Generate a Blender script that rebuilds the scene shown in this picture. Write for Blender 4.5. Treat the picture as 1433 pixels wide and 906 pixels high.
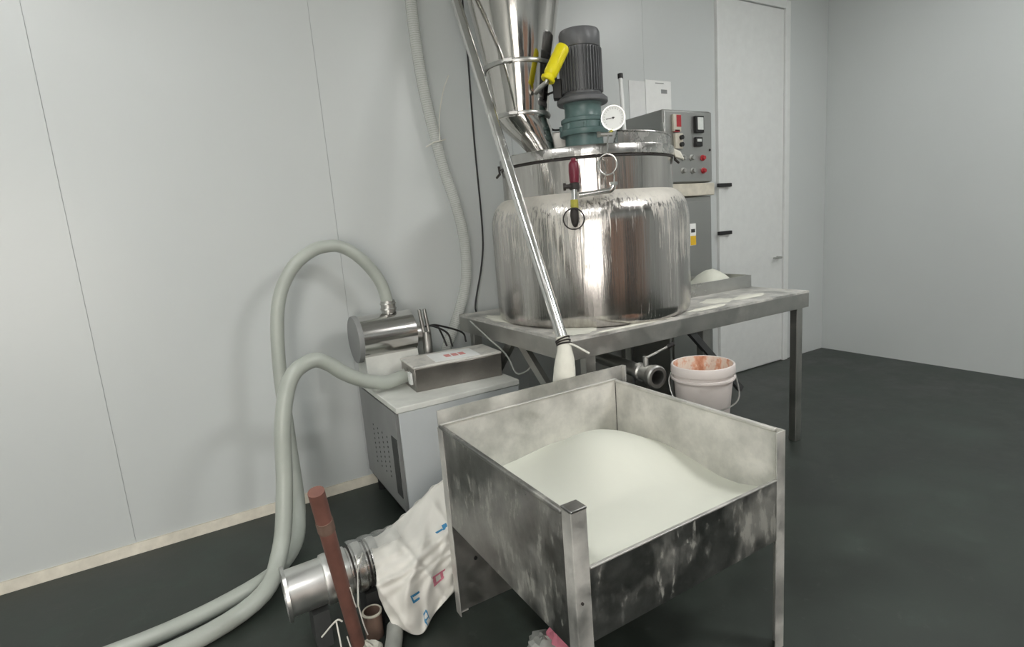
import bpy, math, random
from mathutils import Vector, Matrix
random.seed(7)
PI = math.pi
for o in list(bpy.data.objects):
    bpy.data.objects.remove(o)
scene = bpy.context.scene
COL = scene.collection

# ------------------------------------------------------------------ camera
H = 1.55
psi = math.radians(30.6)
pitch = math.radians(10.145)
roll = math.radians(4.236)
Fh = Vector((math.sin(psi), math.cos(psi), 0)); r0 = Vector((math.cos(psi), -math.sin(psi), 0)); zz = Vector((0, 0, 1))
F = Fh * math.cos(pitch) - zz * math.sin(pitch)
u0 = Fh * math.sin(pitch) + zz * math.cos(pitch)
Rv = r0 * math.cos(roll) - u0 * math.sin(roll)
Uv = r0 * math.sin(roll) + u0 * math.cos(roll)
cam_d = bpy.data.cameras.new('camera')
cam = bpy.data.objects.new('camera', cam_d); COL.objects.link(cam)
m = Matrix.Identity(4)
for i in range(3):
    m[i][0] = Rv[i]; m[i][1] = Uv[i]; m[i][2] = -F[i]
m[0][3], m[1][3], m[2][3] = 0, 0, H
cam.matrix_world = m
cam_d.sensor_fit = 'HORIZONTAL'; cam_d.sensor_width = 36
cam_d.lens = 780.0 / 1433.0 * 36
cam_d.shift_x = -20.0 / 1433.0
cam_d.clip_start = 0.02
scene.camera = cam

# ------------------------------------------------------------------ world, exposure
world = bpy.data.worlds.new('world'); scene.world = world; world.use_nodes = True
world.node_tree.nodes['Background'].inputs[0].default_value = (0.75, 0.85, 1, 1)
world.node_tree.nodes['Background'].inputs[1].default_value = 0.25
vs = scene.view_settings
vs.view_transform = 'Standard'; vs.look = 'None'; vs.gamma = 1.0; vs.exposure = 0.85
vs.use_curve_mapping = False
# lamps of the room: strength, size, spot (each is a ceiling fixture built below)
LAMP_KEY = 52.0      # long fixture to the right, in front of the tank
LAMP_FILL = 12.0      # fixtures further back in the room
WINDOW_E = 5.2
LAMP_CORNER = 11.0

# ------------------------------------------------------------------ materials
def srgb(r, g, b):
    def c(v):
        v /= 255.0
        return v / 12.92 if v <= 0.04045 else ((v + 0.055) / 1.055) ** 2.4
    return (c(r), c(g), c(b), 1)

class NT:
    def __init__(s, name):
        s.m = bpy.data.materials.new(name); s.m.use_nodes = True
        s.t = s.m.node_tree; s.n = s.t.nodes; s.b = s.n['Principled BSDF']
    def node(s, typ, **kw):
        n = s.n.new(typ)
        for k, v in kw.items():
            if k.startswith('i_'): n.inputs[k[2:].replace('_', ' ')].default_value = v
            else: setattr(n, k, v)
        return n
    def link(s, a, b): s.t.links.new(a, b)
    def noise(s, scale=5, detail=4, rough=0.6, stretch=(1, 1, 1), off=(0, 0, 0)):
        tc = s.node('ShaderNodeTexCoord'); mp = s.node('ShaderNodeMapping')
        mp.inputs['Scale'].default_value = stretch; mp.inputs['Location'].default_value = off
        s.link(tc.outputs['Object'], mp.inputs[0])
        n = s.node('ShaderNodeTexNoise'); n.inputs['Scale'].default_value = scale
        n.inputs['Detail'].default_value = detail; n.inputs['Roughness'].default_value = rough
        s.link(mp.outputs[0], n.inputs['Vector'])
        return n.outputs[0]
    def ramp(s, src, stops):
        r = s.node('ShaderNodeValToRGB'); e = r.color_ramp.elements
        while len(e) < len(stops): e.new(0.5)
        for i, (p, c) in enumerate(stops):
            e[i].position = p; e[i].color = c if len(c) == 4 else (*c, 1)
        s.link(src, r.inputs[0]); return r.outputs[0]
    def mixc(s, fac, a, b):
        x = s.node('ShaderNodeMix', data_type='RGBA')
        for sock, v in ((x.inputs[0], fac), (x.inputs[6], a), (x.inputs[7], b)):
            if hasattr(v, 'is_output'): s.link(v, sock)
            else: sock.default_value = v
        return x.outputs[2]
    def mixf(s, fac, a, b):
        x = s.node('ShaderNodeMix', data_type='FLOAT')
        for sock, v in ((x.inputs[0], fac), (x.inputs[2], a), (x.inputs[3], b)):
            if hasattr(v, 'is_output'): s.link(v, sock)
            else: sock.default_value = v
        return x.outputs[0]
    def math(s, op, a, b):
        x = s.node('ShaderNodeMath', operation=op)
        for sock, v in ((x.inputs[0], a), (x.inputs[1], b)):
            if hasattr(v, 'is_output'): s.link(v, sock)
            else: sock.default_value = v
        return x.outputs[0]
    def bump(s, h, strength=0.2, dist=0.01):
        b = s.node('ShaderNodeBump'); b.inputs['Strength'].default_value = strength; b.inputs['Distance'].default_value = dist
        s.link(h, b.inputs['Height']); s.link(b.outputs[0], s.b.inputs['Normal'])
    def set(s, **kw):
        for k, v in kw.items():
            sock = s.b.inputs[k.replace('_', ' ')]
            if hasattr(v, 'is_output'): s.link(v, sock)
            else: sock.default_value = v

def plain(name, col, rough=0.5, metal=0.0, var=0.12, scale=14, bump=0.0, **kw):
    t = NT(name)
    n = t.noise(scale, 5)
    d = tuple(max(0, c * (1 - var)) for c in col[:3]) + (1,); l = tuple(min(1, c * (1 + var)) for c in col[:3]) + (1,)
    t.set(Base_Color=t.ramp(n, [(0.3, d), (0.7, l)]), Roughness=rough, Metallic=metal, **kw)
    if bump: t.bump(n, bump, 0.005)
    return t.m

W_POW = srgb(229, 227, 220)
def steel(name, base=(0.55, 0.55, 0.54), rough=0.3, smear=0.15, stretch=(1, 1, 1), dust=None, dustcol=W_POW, scale=5, wav=0.0, wavst=(1, 1, 1), dust_stretch=(1, 1, 1), dscale=6):
    """brushed stainless steel with smears; dust = (lo, hi) threshold of a powder film"""
    t = NT(name)
    n = t.noise(scale, 6, 0.65, stretch)
    b = (*base, 1)
    col = t.ramp(n, [(0.3, tuple(c * (1 - smear) for c in base)), (0.7, tuple(min(1, c * (1 + smear)) for c in base))])
    r = t.ramp(n, [(0.3, (rough * 0.8,) * 3), (0.7, (rough * 1.3,) * 3)])
    met = 1.0
    if dust:
        dn = t.ramp(t.noise(dscale, 8, 0.7, dust_stretch, (3, 1, 7)), [(dust[0], (0, 0, 0)), (dust[1], (dust[2],) * 3)])
        col = t.mixc(dn, col, dustcol); r = t.mixf(dn, r, 0.85); met = t.math('SUBTRACT', 1.0, dn)
    t.set(Base_Color=col, Roughness=r, Metallic=met)
    if wav: t.bump(t.noise(9, 3, 0.5, wavst), wav, 0.02)
    return t.m

def emit(name, col, e):
    t = NT(name); t.set(Base_Color=(0.8, 0.8, 0.8, 1), Emission_Color=col, Emission_Strength=e)
    return t.m

M = {}
M['wall'] = plain('wall_panel_paint', srgb(203, 208, 207), 0.34, var=0.015, scale=1.2)
M['joint'] = plain('wall_joint_sealant', srgb(188, 193, 193), 0.5)
M['white'] = plain('white_powder_coat', srgb(225, 228, 226), 0.35, var=0.03)
M['ceil'] = plain('ceiling_paint', srgb(215, 217, 215), 0.7, var=0.02)
def floor_mat():
    t = NT('green_epoxy_floor')
    n = t.noise(2.2, 8, 0.7); n2 = t.noise(9, 8, 0.75, off=(4, 2, 0))
    col = t.ramp(n, [(0.3, srgb(40, 44, 41)), (0.55, srgb(50, 57, 52)), (0.75, srgb(66, 77, 71))])
    d = t.ramp(n2, [(0.6, (0, 0, 0)), (0.85, (0.18,) * 3)])
    t.set(Base_Color=t.mixc(d, col, srgb(150, 152, 145)), Roughness=t.ramp(n, [(0.3, (0.3,) * 3), (0.7, (0.55,) * 3)]))
    t.bump(n2, 0.08, 0.01); return t.m
M['floor'] = floor_mat()
def tank_mat():
    t = NT('polished_tank_steel')
    n = t.noise(6, 5, 0.6, (3, 3, 0.12))
    n2 = t.noise(22, 8, 0.78, (3.2, 3.2, 0.13), (1, 5, 2))
    n3 = t.noise(2.6, 3, 0.6, off=(2.2, 0.4, 0))
    col = t.ramp(n, [(0.3, (0.36, 0.345, 0.33)), (0.7, (0.68, 0.65, 0.62))])
    # powder runs that started on the shoulder and thin out down the side; powder lying on the shoulder
    tc = t.node('ShaderNodeTexCoord'); sp = t.node('ShaderNodeSeparateXYZ'); t.link(tc.outputs['Object'], sp.inputs[0])
    mr = t.node('ShaderNodeMapRange'); t.link(sp.outputs[2], mr.inputs[0])
    for k, v in enumerate((0.02, 0.60, -0.06, 0.06)): mr.inputs[k+1].default_value = v
    m2 = t.node('ShaderNodeMapRange'); t.link(sp.outputs[2], m2.inputs[0])
    for k, v in enumerate((0.60, 0.68, 0.0, 0.22)): m2.inputs[k+1].default_value = v
    s = t.math('ADD', t.math('ADD', n2, t.math('ADD', mr.outputs[0], m2.outputs[0])), t.math('MULTIPLY', t.math('SUBTRACT', n3, 0.5), 0.5))
    d = t.ramp(s, [(0.54, (0, 0, 0)), (0.67, (0.75,) * 3)])
    t.set(Base_Color=t.mixc(d, col, srgb(218, 215, 205)), Metallic=t.math('SUBTRACT', 1.0, d), Roughness=t.mixf(d, 0.14, 0.8))
    t.bump(t.math('ADD', n, t.math('MULTIPLY', n2, 0.25)), 0.13, 0.02); return t.m
M['tank'] = tank_mat()
M['shoulder_dust'] = steel('steel_neck', (0.52, 0.5, 0.475), 0.18, 0.12, (5, 5, .3), (0.62, 0.8, 0.5), dust_stretch=(4, 4, .4), wav=0.15, wavst=(5, 5, .2))
M['lid'] = steel('steel_lid', (0.47, 0.46, 0.44), 0.2, 0.1, (4, 4, .4), (0.5, 0.75, 0.55), wav=0.1, wavst=(4, 4, .3))
M['loader'] = steel('mirror_steel', (0.62, 0.6, 0.57), 0.09, 0.1, (5, 5, .25), None, wav=0.06, wavst=(2, 2, .2))
M['drum'] = steel('drum_steel', (0.62, 0.61, 0.59), 0.17, 0.12, (.4, 4, 4), (0.62, 0.8, 0.4))
M['pipe'] = steel('pipe_steel', (0.74, 0.74, 0.72), 0.17, 0.08, dust=(0.55, 0.75, 0.35))
M['table'] = steel('table_steel', (0.45, 0.45, 0.425), 0.42, 0.15, dust=(0.52, 0.78, 0.3))
M['duct'] = steel('duct_sheet_steel', (0.8, 0.8, 0.78), 0.3, 0.08, dust=(0.5, 0.8, 0.3))
M['table_top'] = steel('dusty_table_steel', (0.5, 0.5, 0.48), 0.4, 0.15, dust=(0.38, 0.6, 0.75))
def scuffed():
    t = NT('scuffed_bin_steel')
    n = t.noise(7, 6, 0.65); big = t.noise(3.2, 4, 0.6, off=(0.3, 2.1, 0.9)); streak = t.noise(26, 7, 0.75, (1, 1, .35), (5, 1, 2))
    col = t.ramp(n, [(0.3, (0.17, 0.17, 0.165)), (0.7, (0.34, 0.34, 0.33))])
    d1 = t.ramp(t.math('ADD', big, t.math('MULTIPLY', t.math('SUBTRACT', streak, 0.5), 0.35)), [(0.50, (0, 0, 0)), (0.66, (0.33,) * 3)])
    d2 = t.ramp(t.math('ADD', streak, t.math('MULTIPLY', t.math('SUBTRACT', big, 0.5), 0.5)), [(0.585, (0, 0, 0)), (0.64, (0.5,) * 3)])
    d = t.math('MAXIMUM', d1, d2)
    t.set(Base_Color=t.mixc(d, col, srgb(200, 200, 190)), Metallic=t.math('SUBTRACT', 1.0, d), Roughness=t.mixf(d, t.ramp(n, [(0.3, (0.26,) * 3), (0.7, (0.45,) * 3)]), 0.85))
    return t.m
M['bin_out'] = scuffed()
M['bin_in'] = steel('dusted_bin_steel', (0.55, 0.55, 0.53), 0.5, 0.1, dust=(0.28, 0.62, 0.74), dscale=7)
M['post'] = steel('post_steel', (0.5, 0.5, 0.48), 0.42, 0.2, dust=(0.28, 0.62, 0.6))
M['splash'] = steel('splash_back_steel', (0.5, 0.5, 0.48), 0.42, 0.25, dust=(0.4, 0.66, 0.55))
M['steel'] = steel('plain_steel', (0.52, 0.52, 0.5), 0.3, 0.12)
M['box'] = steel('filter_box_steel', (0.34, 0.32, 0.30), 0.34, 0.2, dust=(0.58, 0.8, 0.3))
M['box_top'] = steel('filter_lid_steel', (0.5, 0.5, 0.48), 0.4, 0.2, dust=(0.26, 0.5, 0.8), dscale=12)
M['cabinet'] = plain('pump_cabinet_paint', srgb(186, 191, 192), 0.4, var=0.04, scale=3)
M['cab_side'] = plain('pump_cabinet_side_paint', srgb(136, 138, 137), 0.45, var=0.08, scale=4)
M['cab_dark'] = plain('cabinet_gap_rubber', srgb(60, 62, 62), 0.6)
M['cab_top'] = plain('dusty_cabinet_top', srgb(216, 218, 212), 0.6, var=0.08, scale=9)
M['control'] = steel('control_box_steel', (0.42, 0.425, 0.41), 0.42, 0.06, scale=3)
M['motor'] = plain('motor_grey_paint', srgb(98, 100, 102), 0.4, var=0.08)
M['green'] = plain('gearbox_green_enamel', srgb(88, 112, 110), 0.35, var=0.1)
M['black'] = plain('black_rubber', srgb(26, 26, 27), 0.5)
M['gasket'] = plain('dark_gasket_rubber', srgb(48, 44, 42), 0.6)
M['yellow'] = plain('yellow_plastic', srgb(240, 226, 20), 0.35, var=0.04)
M['red'] = plain('dark_red_plastic', srgb(112, 34, 52), 0.4, var=0.1)
M['redlight'] = plain('red_button_plastic', srgb(176, 52, 58), 0.35)
M['brass'] = plain('yellowed_brass', srgb(196, 190, 90), 0.35, metal=0.6)
M['dial'] = plain('white_dial', srgb(232, 236, 234), 0.3, var=0.01)
M['powder'] = plain('white_powder', srgb(217, 219, 207), 0.95, var=0.012, scale=5, bump=0.12)
M['spill'] = plain('spilled_powder', srgb(226, 226, 214), 0.95, var=0.05, scale=20, bump=0.3)
M['sack'] = plain('white_woven_sack', srgb(226, 225, 218), 0.6, var=0.03, scale=6)
M['sock'] = plain('white_cotton_cloth', srgb(222, 221, 210), 0.85, var=0.06)
M['blue'] = plain('blue_print', srgb(64, 136, 180), 0.6); M['pink'] = plain('pink_print', srgb(216, 130, 150), 0.6)
M['string'] = plain('white_string', srgb(220, 219, 210), 0.8)
M['paper'] = plain('white_paper', srgb(238, 240, 238), 0.7, var=0.03); M['ink'] = plain('grey_ink', srgb(140, 143, 143), 0.7)
M['paper_old'] = plain('greyer_paper', srgb(226, 228, 227), 0.7, var=0.04)
M['redink'] = plain('red_ink', srgb(214, 146, 142), 0.7)
M['tagyellow'] = plain('yellow_label', srgb(228, 186, 46), 0.5)
M['brown'] = plain('reddish_brown_pipe', srgb(122, 84, 74), 0.55, var=0.2, scale=9, bump=0.2)
M['pink_reflection'] = plain('pinkish_reflection_panel', srgb(196, 158, 138), 0.4, var=0.08)  # tint of the added panels that the tank mirrors
M['brown_in'] = plain('brown_cardboard', srgb(120, 98, 86), 0.8)
M['cream'] = plain('cream_plastic', srgb(205, 200, 185), 0.5)
M['grey_pipe'] = plain('grey_plastic_pipe', srgb(160, 163, 158), 0.5)
M['glass'] = plain('meter_face', srgb(215, 220, 216), 0.2)
M['handle_steel'] = steel('latch_steel', (0.5, 0.5, 0.48), 0.35)
M['bucket'] = plain('milky_bucket_plastic', srgb(218, 211, 207), 0.45, var=0.05, scale=6)
def residue():
    t = NT('orange_paint_residue')
    c = t.ramp(t.noise(16, 6, 0.7, (1, 1, .5)), [(0.34, srgb(196, 134, 104)), (0.46, srgb(222, 176, 150)), (0.52, srgb(230, 220, 208)), (0.62, srgb(228, 210, 195)), (0.70, srgb(130, 85, 70))])
    t.set(Base_Color=c, Roughness=0.7); return t.m
M['residue'] = residue()
def hose_mat(name, col, alpha, tr=0.5):
    t = NT(name)
    t.set(Base_Color=col, Roughness=0.12, Transmission_Weight=tr, IOR=1.2, Alpha=alpha)
    return t.m
M['clear_hose'] = hose_mat('clear_spiral_hose', srgb(235, 238, 234), 0.34, 0.0)
M['hose_rib'] = hose_mat('hose_rib_plastic', srgb(214, 218, 210), 0.32, 0.0)
M['milky_hose'] = plain('milky_grey_hose', srgb(176, 182, 174), 0.35, var=0.05, scale=5)
M['film'] = hose_mat('thin_plastic_film', srgb(225, 228, 226), 0.3, 0.3)
M['lamp'] = emit('lamp_diffuser', (1.0, 0.99, 0.975, 1), LAMP_KEY)
M['lamp2'] = emit('lamp_diffuser_far', (1.0, 0.995, 0.985, 1), LAMP_FILL)
M['lamp3'] = emit('lamp_diffuser_corner', (1.0, 0.995, 0.985, 1), LAMP_CORNER)
M['daylight'] = emit('daylight_window', (1.0, 0.93, 0.86, 1), WINDOW_E)

# ------------------------------------------------------------------ mesh helpers
def rotz(a): return Matrix.Rotation(a, 3, 'Z')
class MB:
    def __init__(s): s.v = []; s.f = []
    def add(s, vs, fs):
        k = len(s.v); s.v += [Vector(v) for v in vs]; s.f += [tuple(i + k for i in f) for f in fs]; return s
    def box(s, lo, hi, rot=None, piv=None):
        x0, y0, z0 = lo; x1, y1, z1 = hi
        vs = [Vector(p) for p in ((x0,y0,z0),(x1,y0,z0),(x1,y1,z0),(x0,y1,z0),(x0,y0,z1),(x1,y0,z1),(x1,y1,z1),(x0,y1,z1))]
        if rot is not None:
            p = Vector(piv) if piv is not None else (Vector(lo) + Vector(hi)) / 2
            vs = [rot @ (v - p) + p for v in vs]
        return s.add(vs, [(0,3,2,1),(4,5,6,7),(0,1,5,4),(1,2,6,5),(2,3,7,6),(3,0,4,7)])
    def hexa(s, b, t): return s.add(list(b) + list(t), [(0,3,2,1),(4,5,6,7),(0,1,5,4),(1,2,6,5),(2,3,7,6),(3,0,4,7)])
    def bar(s, a, b, w, h, up=(0, 0, 1)):
        a, b = Vector(a), Vector(b); d = (b - a).normalized(); u = Vector(up)
        x = d.cross(u).normalized(); y = x.cross(d).normalized()
        q = [(-w/2,-h/2),(w/2,-h/2),(w/2,h/2),(-w/2,h/2)]
        return s.hexa([a + x*i + y*j for i, j in q], [b + x*i + y*j for i, j in q])
    def tube(s, pts, r, n=12, caps=True, closed=False):
        pts = [Vector(p) for p in pts]; N = len(pts)
        rs = r if isinstance(r, (list, tuple)) else [r] * N
        def tan(i):
            if closed: return (pts[(i+1) % N] - pts[i-1]).normalized()
            return (pts[min(i+1, N-1)] - pts[max(i-1, 0)]).normalized()
        t = tan(0); a = Vector((0,0,1)) if abs(t.z) < 0.9 else Vector((1,0,0))
        x = t.cross(a).normalized(); vs = []
        for i in range(N):
            t = tan(i); x = (x - t * x.dot(t)).normalized(); y = t.cross(x)
            for k in range(n):
                an = 2*PI*k/n; vs.append(pts[i] + (x*math.cos(an) + y*math.sin(an)) * rs[i])
        fs = []
        for i in range(N if closed else N-1):
            j = (i+1) % N
            for k in range(n):
                l = (k+1) % n; fs.append((i*n+k, i*n+l, j*n+l, j*n+k))
        if caps and not closed:
            fs.append(tuple(range(n-1, -1, -1))); fs.append(tuple((N-1)*n + k for k in range(n)))
        return s.add(vs, fs)
    def cyl(s, a, b, r0, r1=None, n=24, caps=True):
        return s.tube([a, b], [r0, r0 if r1 is None else r1], n, caps)
    def ring(s, c, ax, R, r, n=32, k=8):
        ax = Vector(ax).normalized(); a = Vector((0,0,1)) if abs(ax.z) < 0.9 else Vector((1,0,0))
        x = ax.cross(a).normalized(); y = ax.cross(x)
        return s.tube([Vector(c) + (x*math.cos(2*PI*i/n) + y*math.sin(2*PI*i/n)) * R for i in range(n)], r, k, closed=True)
    def lathe(s, prof, c=(0, 0), n=64, ax=None, org=None, a0=0.0, a1=2*PI):
        """profile of (radius, height) spun round a vertical line at c, or round ax through org"""
        if ax is None: o = Vector((c[0], c[1], 0)); w = Vector((0,0,1))
        else: o = Vector(org); w = Vector(ax).normalized()
        a = Vector((0,0,1)) if abs(w.z) < 0.9 else Vector((1,0,0))
        x = a.cross(w).normalized() if abs(w.z) < 0.9 else Vector((1,0,0)); y = w.cross(x)
        full = abs(a1 - a0 - 2*PI) < 1e-6; m = n if full else n + 1
        vs = []
        for (r, h) in prof:
            for k in range(m):
                an = a0 + (a1 - a0) * k / n
                vs.append(o + w*h + (x*math.cos(an) + y*math.sin(an)) * r)
        fs = []
        for i in range(len(prof)-1):
            for k in range(n):
                l = (k+1) % m; fs.append((i*m+k, i*m+l, (i+1)*m+l, (i+1)*m+k))
        return s.add(vs, fs)
    def build(s, name, mat, parent=None, smooth=40, bevel=0.0, solid=0.0, seg=2):
        org = Vector(parent['_org']) if parent is not None else (s.lowpoint())
        me = bpy.data.meshes.new(name)
        me.from_pydata([v - org for v in s.v], [], s.f); me.update()
        import bmesh
        bm = bmesh.new(); bm.from_mesh(me); bmesh.ops.remove_doubles(bm, verts=bm.verts, dist=1e-5)
        bmesh.ops.recalc_face_normals(bm, faces=bm.faces); bm.to_mesh(me); bm.free()
        if smooth:
            me.shade_smooth(); me.set_sharp_from_angle(angle=math.radians(smooth))
        me.materials.append(M[mat] if isinstance(mat, str) else mat)
        o = bpy.data.objects.new(name, me); COL.objects.link(o)
        if parent is not None: o.parent = parent
        else: o.location = org
        o['_org'] = list(org)
        if solid:
            md = o.modifiers.new('thickness', 'SOLIDIFY'); md.thickness = solid; md.offset = 0
        if bevel:
            md = o.modifiers.new('bevel', 'BEVEL'); md.width = bevel; md.segments = seg; md.limit_method = 'ANGLE'
        return o
    def lowpoint(s):
        xs = [v.x for v in s.v]; ys = [v.y for v in s.v]; zs = [v.z for v in s.v]
        return Vector(((min(xs)+max(xs))/2, (min(ys)+max(ys))/2, min(zs)))

def thing(name, label, cat, loc, group=None):
    o = bpy.data.objects.new(name, None); COL.objects.link(o); o.location = loc; o.empty_display_size = 0.05
    o['_org'] = list(loc); o['label'] = label; o['category'] = cat
    if group: o['group'] = group
    return o
def tag(o, label, cat, group=None):
    o['label'] = label; o['category'] = cat
    if group: o['group'] = group
    return o
def struct(o): o['kind'] = 'structure'; return o
def inst(o, parent, off):
    c = o.copy(); COL.objects.link(c); c.parent = parent; c.location = o.location + Vector(off); return c
def spline(pts, n=8):
    """Catmull-Rom through the points"""
    P = [Vector(p) for p in pts]; P = [P[0]*2 - P[1]] + P + [P[-1]*2 - P[-2]]; out = []
    for i in range(1, len(P)-2):
        for k in range(n):
            t = k / n
            out.append(0.5*((2*P[i]) + (P[i+1]-P[i-1])*t + (2*P[i-1]-5*P[i]+4*P[i+1]-P[i+2])*t*t + (3*P[i]-P[i-1]-3*P[i+1]+P[i+2])*t**3))
    return out + [P[-2]]
def circ(c, x, y, R, n=24): return [Vector(c) + Vector(x)*math.cos(2*PI*i/n)*R + Vector(y)*math.sin(2*PI*i/n)*R for i in range(n)]

# ------------------------------------------------------------------ the room
WY = 3.42; XL, XR, YF, ZC = -5.2, 5.7, -3.4, 3.7
struct(MB().box((XL-.1, YF-.1, -0.1), (XR+.1, WY+.2, 0)).build('floor', 'floor', smooth=0))
struct(MB().box((XL-.1, YF-.1, ZC), (XR+.1, WY+.2, ZC+.1)).build('ceiling', 'ceil', smooth=0))
wb = struct(MB().box((XL-.1, WY+.004, 0), (XR+.1, WY+.12, ZC)).build('wall_back', 'joint', smooth=0))
PW = 1.235
seams = [0.78 + PW*k for k in range(-4, 5)]
edges = [XL] + [s for s in seams if XL < s < XR] + [XR]
DX0, DX1, DZ = 4.13, 4.99, 3.3     # door opening
for a, b in zip(edges[:-1], edges[1:]):
    def panel(a, b, z0, z1):
        MB().box((a+.0012, WY, z0), (b-.0012, WY+.0038, z1)).build('panel', 'wall', wb, smooth=0)
    if b <= DX0 or a >= DX1: panel(a, b, 0, ZC)
    else:
        if a < DX0: panel(a, DX0, 0, ZC)
        if b > DX1: panel(DX1, b, 0, ZC)
        panel(max(a, DX0), min(b, DX1), DZ, ZC)
wl = struct(MB().box((XL-.1, YF, 0), (XL, WY, ZC)).build('wall_left', 'wall', smooth=0))
wr = struct(MB().box((XR, YF, 0), (XR+.1, WY, ZC)).build('wall_right', 'wall', smooth=0))
wf = struct(MB().box((XL, YF-.1, 0), (XR, YF, ZC)).build('wall_front', 'wall', smooth=0))
struct(MB().hexa([(XL, WY-.035, 0), (DX0-.08, WY-.035, 0), (DX0-.08, WY, 0), (XL, WY, 0)],
                 [(XL, WY-.012, .05), (DX0-.08, WY-.012, .05), (DX0-.08, WY, .05), (XL, WY, .05)]).build('baseboard_back', 'cream', smooth=0))
# door in the back wall, only its white frame and hinges reach into the picture
tr = struct(MB().box((DX0-.07, WY-.03, 0), (DX0+.0, WY+.03, DZ+.07)).box((DX1, WY-.03, 0), (DX1+.07, WY+.03, DZ+.07)).box((DX0, WY-.03, DZ), (DX1, WY+.03, DZ+.07)).build('trim_1', 'white', smooth=0, bevel=0.006))
d1 = struct(MB().box((DX0+.005, WY-.012, .01), (DX1-.005, WY+.03, DZ-.005)).build('door_1', 'white', smooth=0, bevel=0.004))
for z in (0.90, 1.34, 1.755):
    MB().box((DX0-.10, WY-.055, z-.016), (DX0+.07, WY-.0305, z+.016)).build('hinge', 'black', d1, bevel=0.004)
MB().tube([(DX1-.09, WY-.012, 1.05), (DX1-.09, WY-.06, 1.05), (DX1-.2, WY-.06, 1.05)], 0.011).build('door_handle', 'steel', d1)
# windows behind the camera give the daylight and the bright bands in the tank
for i, (a, b) in enumerate(((-3.7, -2.6), (-2.4, -1.3))):
    w = struct(MB().box((a, YF, 0.35), (b, YF+.02, 2.7)).build('window_%d' % (i+1), 'daylight', smooth=0))
    fr = MB()
    for (x0, x1, z0, z1) in ((a-.06, a, .29, 2.76), (b, b+.06, .29, 2.76), (a, b, 2.7, 2.76), (a, b, .29, .35), ((a+b)/2-.02, (a+b)/2+.02, .35, 2.7)):
        fr.box((x0, YF, z0), (x1, YF+.05, z1))
    fr.build('window_frame', 'white', w, smooth=0)
# unseen panels added behind the camera for pinkish and dark bands in the tank
d2 = struct(MB().box((0.5, YF, 0), (1.9, YF+.04, 2.5)).build('reflection_panel_2', 'brown_in', smooth=0))
for a, b in ((.54, 1.18), (1.22, 1.86)): MB().box((a, YF+.04, .05), (b, YF+.055, 2.45)).build('reflection_leaf', 'pink_reflection', d2, smooth=0, bevel=.004)
struct(MB().box((-0.9, YF, 0), (0.3, YF+.03, 2.5)).build('reflection_panel_3', 'cab_dark', smooth=0))
struct(MB().box((2.2, YF, 0), (3.1, YF+.03, 2.5)).build('reflection_panel_4', 'cab_dark', smooth=0))  # this and the next panel are added too, only to vary the reflection
d5 = struct(MB().box((3.3, YF, 0), (4.2, YF+.03, 2.5)).build('reflection_panel_5', 'pink_reflection', smooth=0))
# ceiling fixtures
def fixture(x, y, lx, ly, mat, label):
    t = thing('ceiling_light', label, 'light', (x, y, ZC-.07), 'ceiling fixtures')
    MB().box((x-lx/2-.03, y-ly/2-.03, ZC-.05), (x+lx/2+.03, y+ly/2+.03, ZC)).build('housing', 'white', t, smooth=0)
    MB().box((x-lx/2, y-ly/2, ZC-.07), (x+lx/2, y+ly/2, ZC-.05)).build('diffuser', mat, t, smooth=0)
fixture(3.0, -0.45, 0.9, 0.28, 'lamp', 'strong ceiling batten right of the camera')
fixture(-0.3, -0.7, 1.3, 0.3, 'lamp2', 'ceiling batten above the camera')
fixture(4.3, 1.55, 0.3, 1.0, 'lamp3', 'ceiling batten above the right side of the room')
fixture(-0.9, 1.5, 0.3, 1.3, 'lamp2', 'ceiling batten on the left side of the room')
fixture(-1.6, -2.0, 1.3, 0.3, 'lamp2', 'ceiling batten in front of the windows')

# ------------------------------------------------------------------ platform table
TX0, TX1, TY0, TY1, TZ = 1.45, 3.35, 2.10, 3.30, 1.0
tb = thing('platform_table', 'long grey steel platform table carrying the mixing tank', 'table', ((TX0+TX1)/2, (TY0+TY1)/2, 0))
TXB = 2.84   # behind the control cabinet's left side the top is narrower
mb = MB(); mb.box((TX0, TY0, TZ-.012), (TX1, 2.86, TZ)); mb.box((TX0, 2.86, TZ-.012), (TXB, TY1, TZ)); mb.build('tabletop', 'table_top', tb, smooth=0)
MB().box((TX0, TY0, TZ-.105), (TX1, TY0+.012, TZ-.0121)).build('apron', 'table', tb, smooth=0, bevel=0.002)
MB().box((TX0, TY0+.0121, TZ-.105), (TX0+.012, TY1, TZ-.0121)).build('apron', 'table', tb, smooth=0, bevel=0.002)
MB().box((TX1-.012, TY0+.0121, TZ-.105), (TX1, 2.86, TZ-.0121)).build('apron', 'table', tb, smooth=0, bevel=0.002)
for (x, y) in ((1.60, 2.14), (3.28, 2.14), (1.52, 3.22), (2.78, 3.22), (2.44, 2.16)):
    MB().box((x-.03, y-.025, 0), (x+.03, y+.025, TZ-.0121)).build('leg', 'table', tb, smooth=0, bevel=0.004)
MB().bar((1.50, 2.60, .90), (1.53, 2.24, .55), .05, .03, (1, 0, 0)).build('brace', 'table', tb, smooth=0)
MB().bar((1.53, 2.75, .90), (1.53, 3.2, .45), .05, .03, (1, 0, 0)).build('brace', 'table', tb, smooth=0)
MB().bar((2.30, 2.13, .90), (2.72, 2.13, .48), .035, .03, (0, 1, 0)).build('brace', 'cab_dark', tb, smooth=0)
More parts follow.
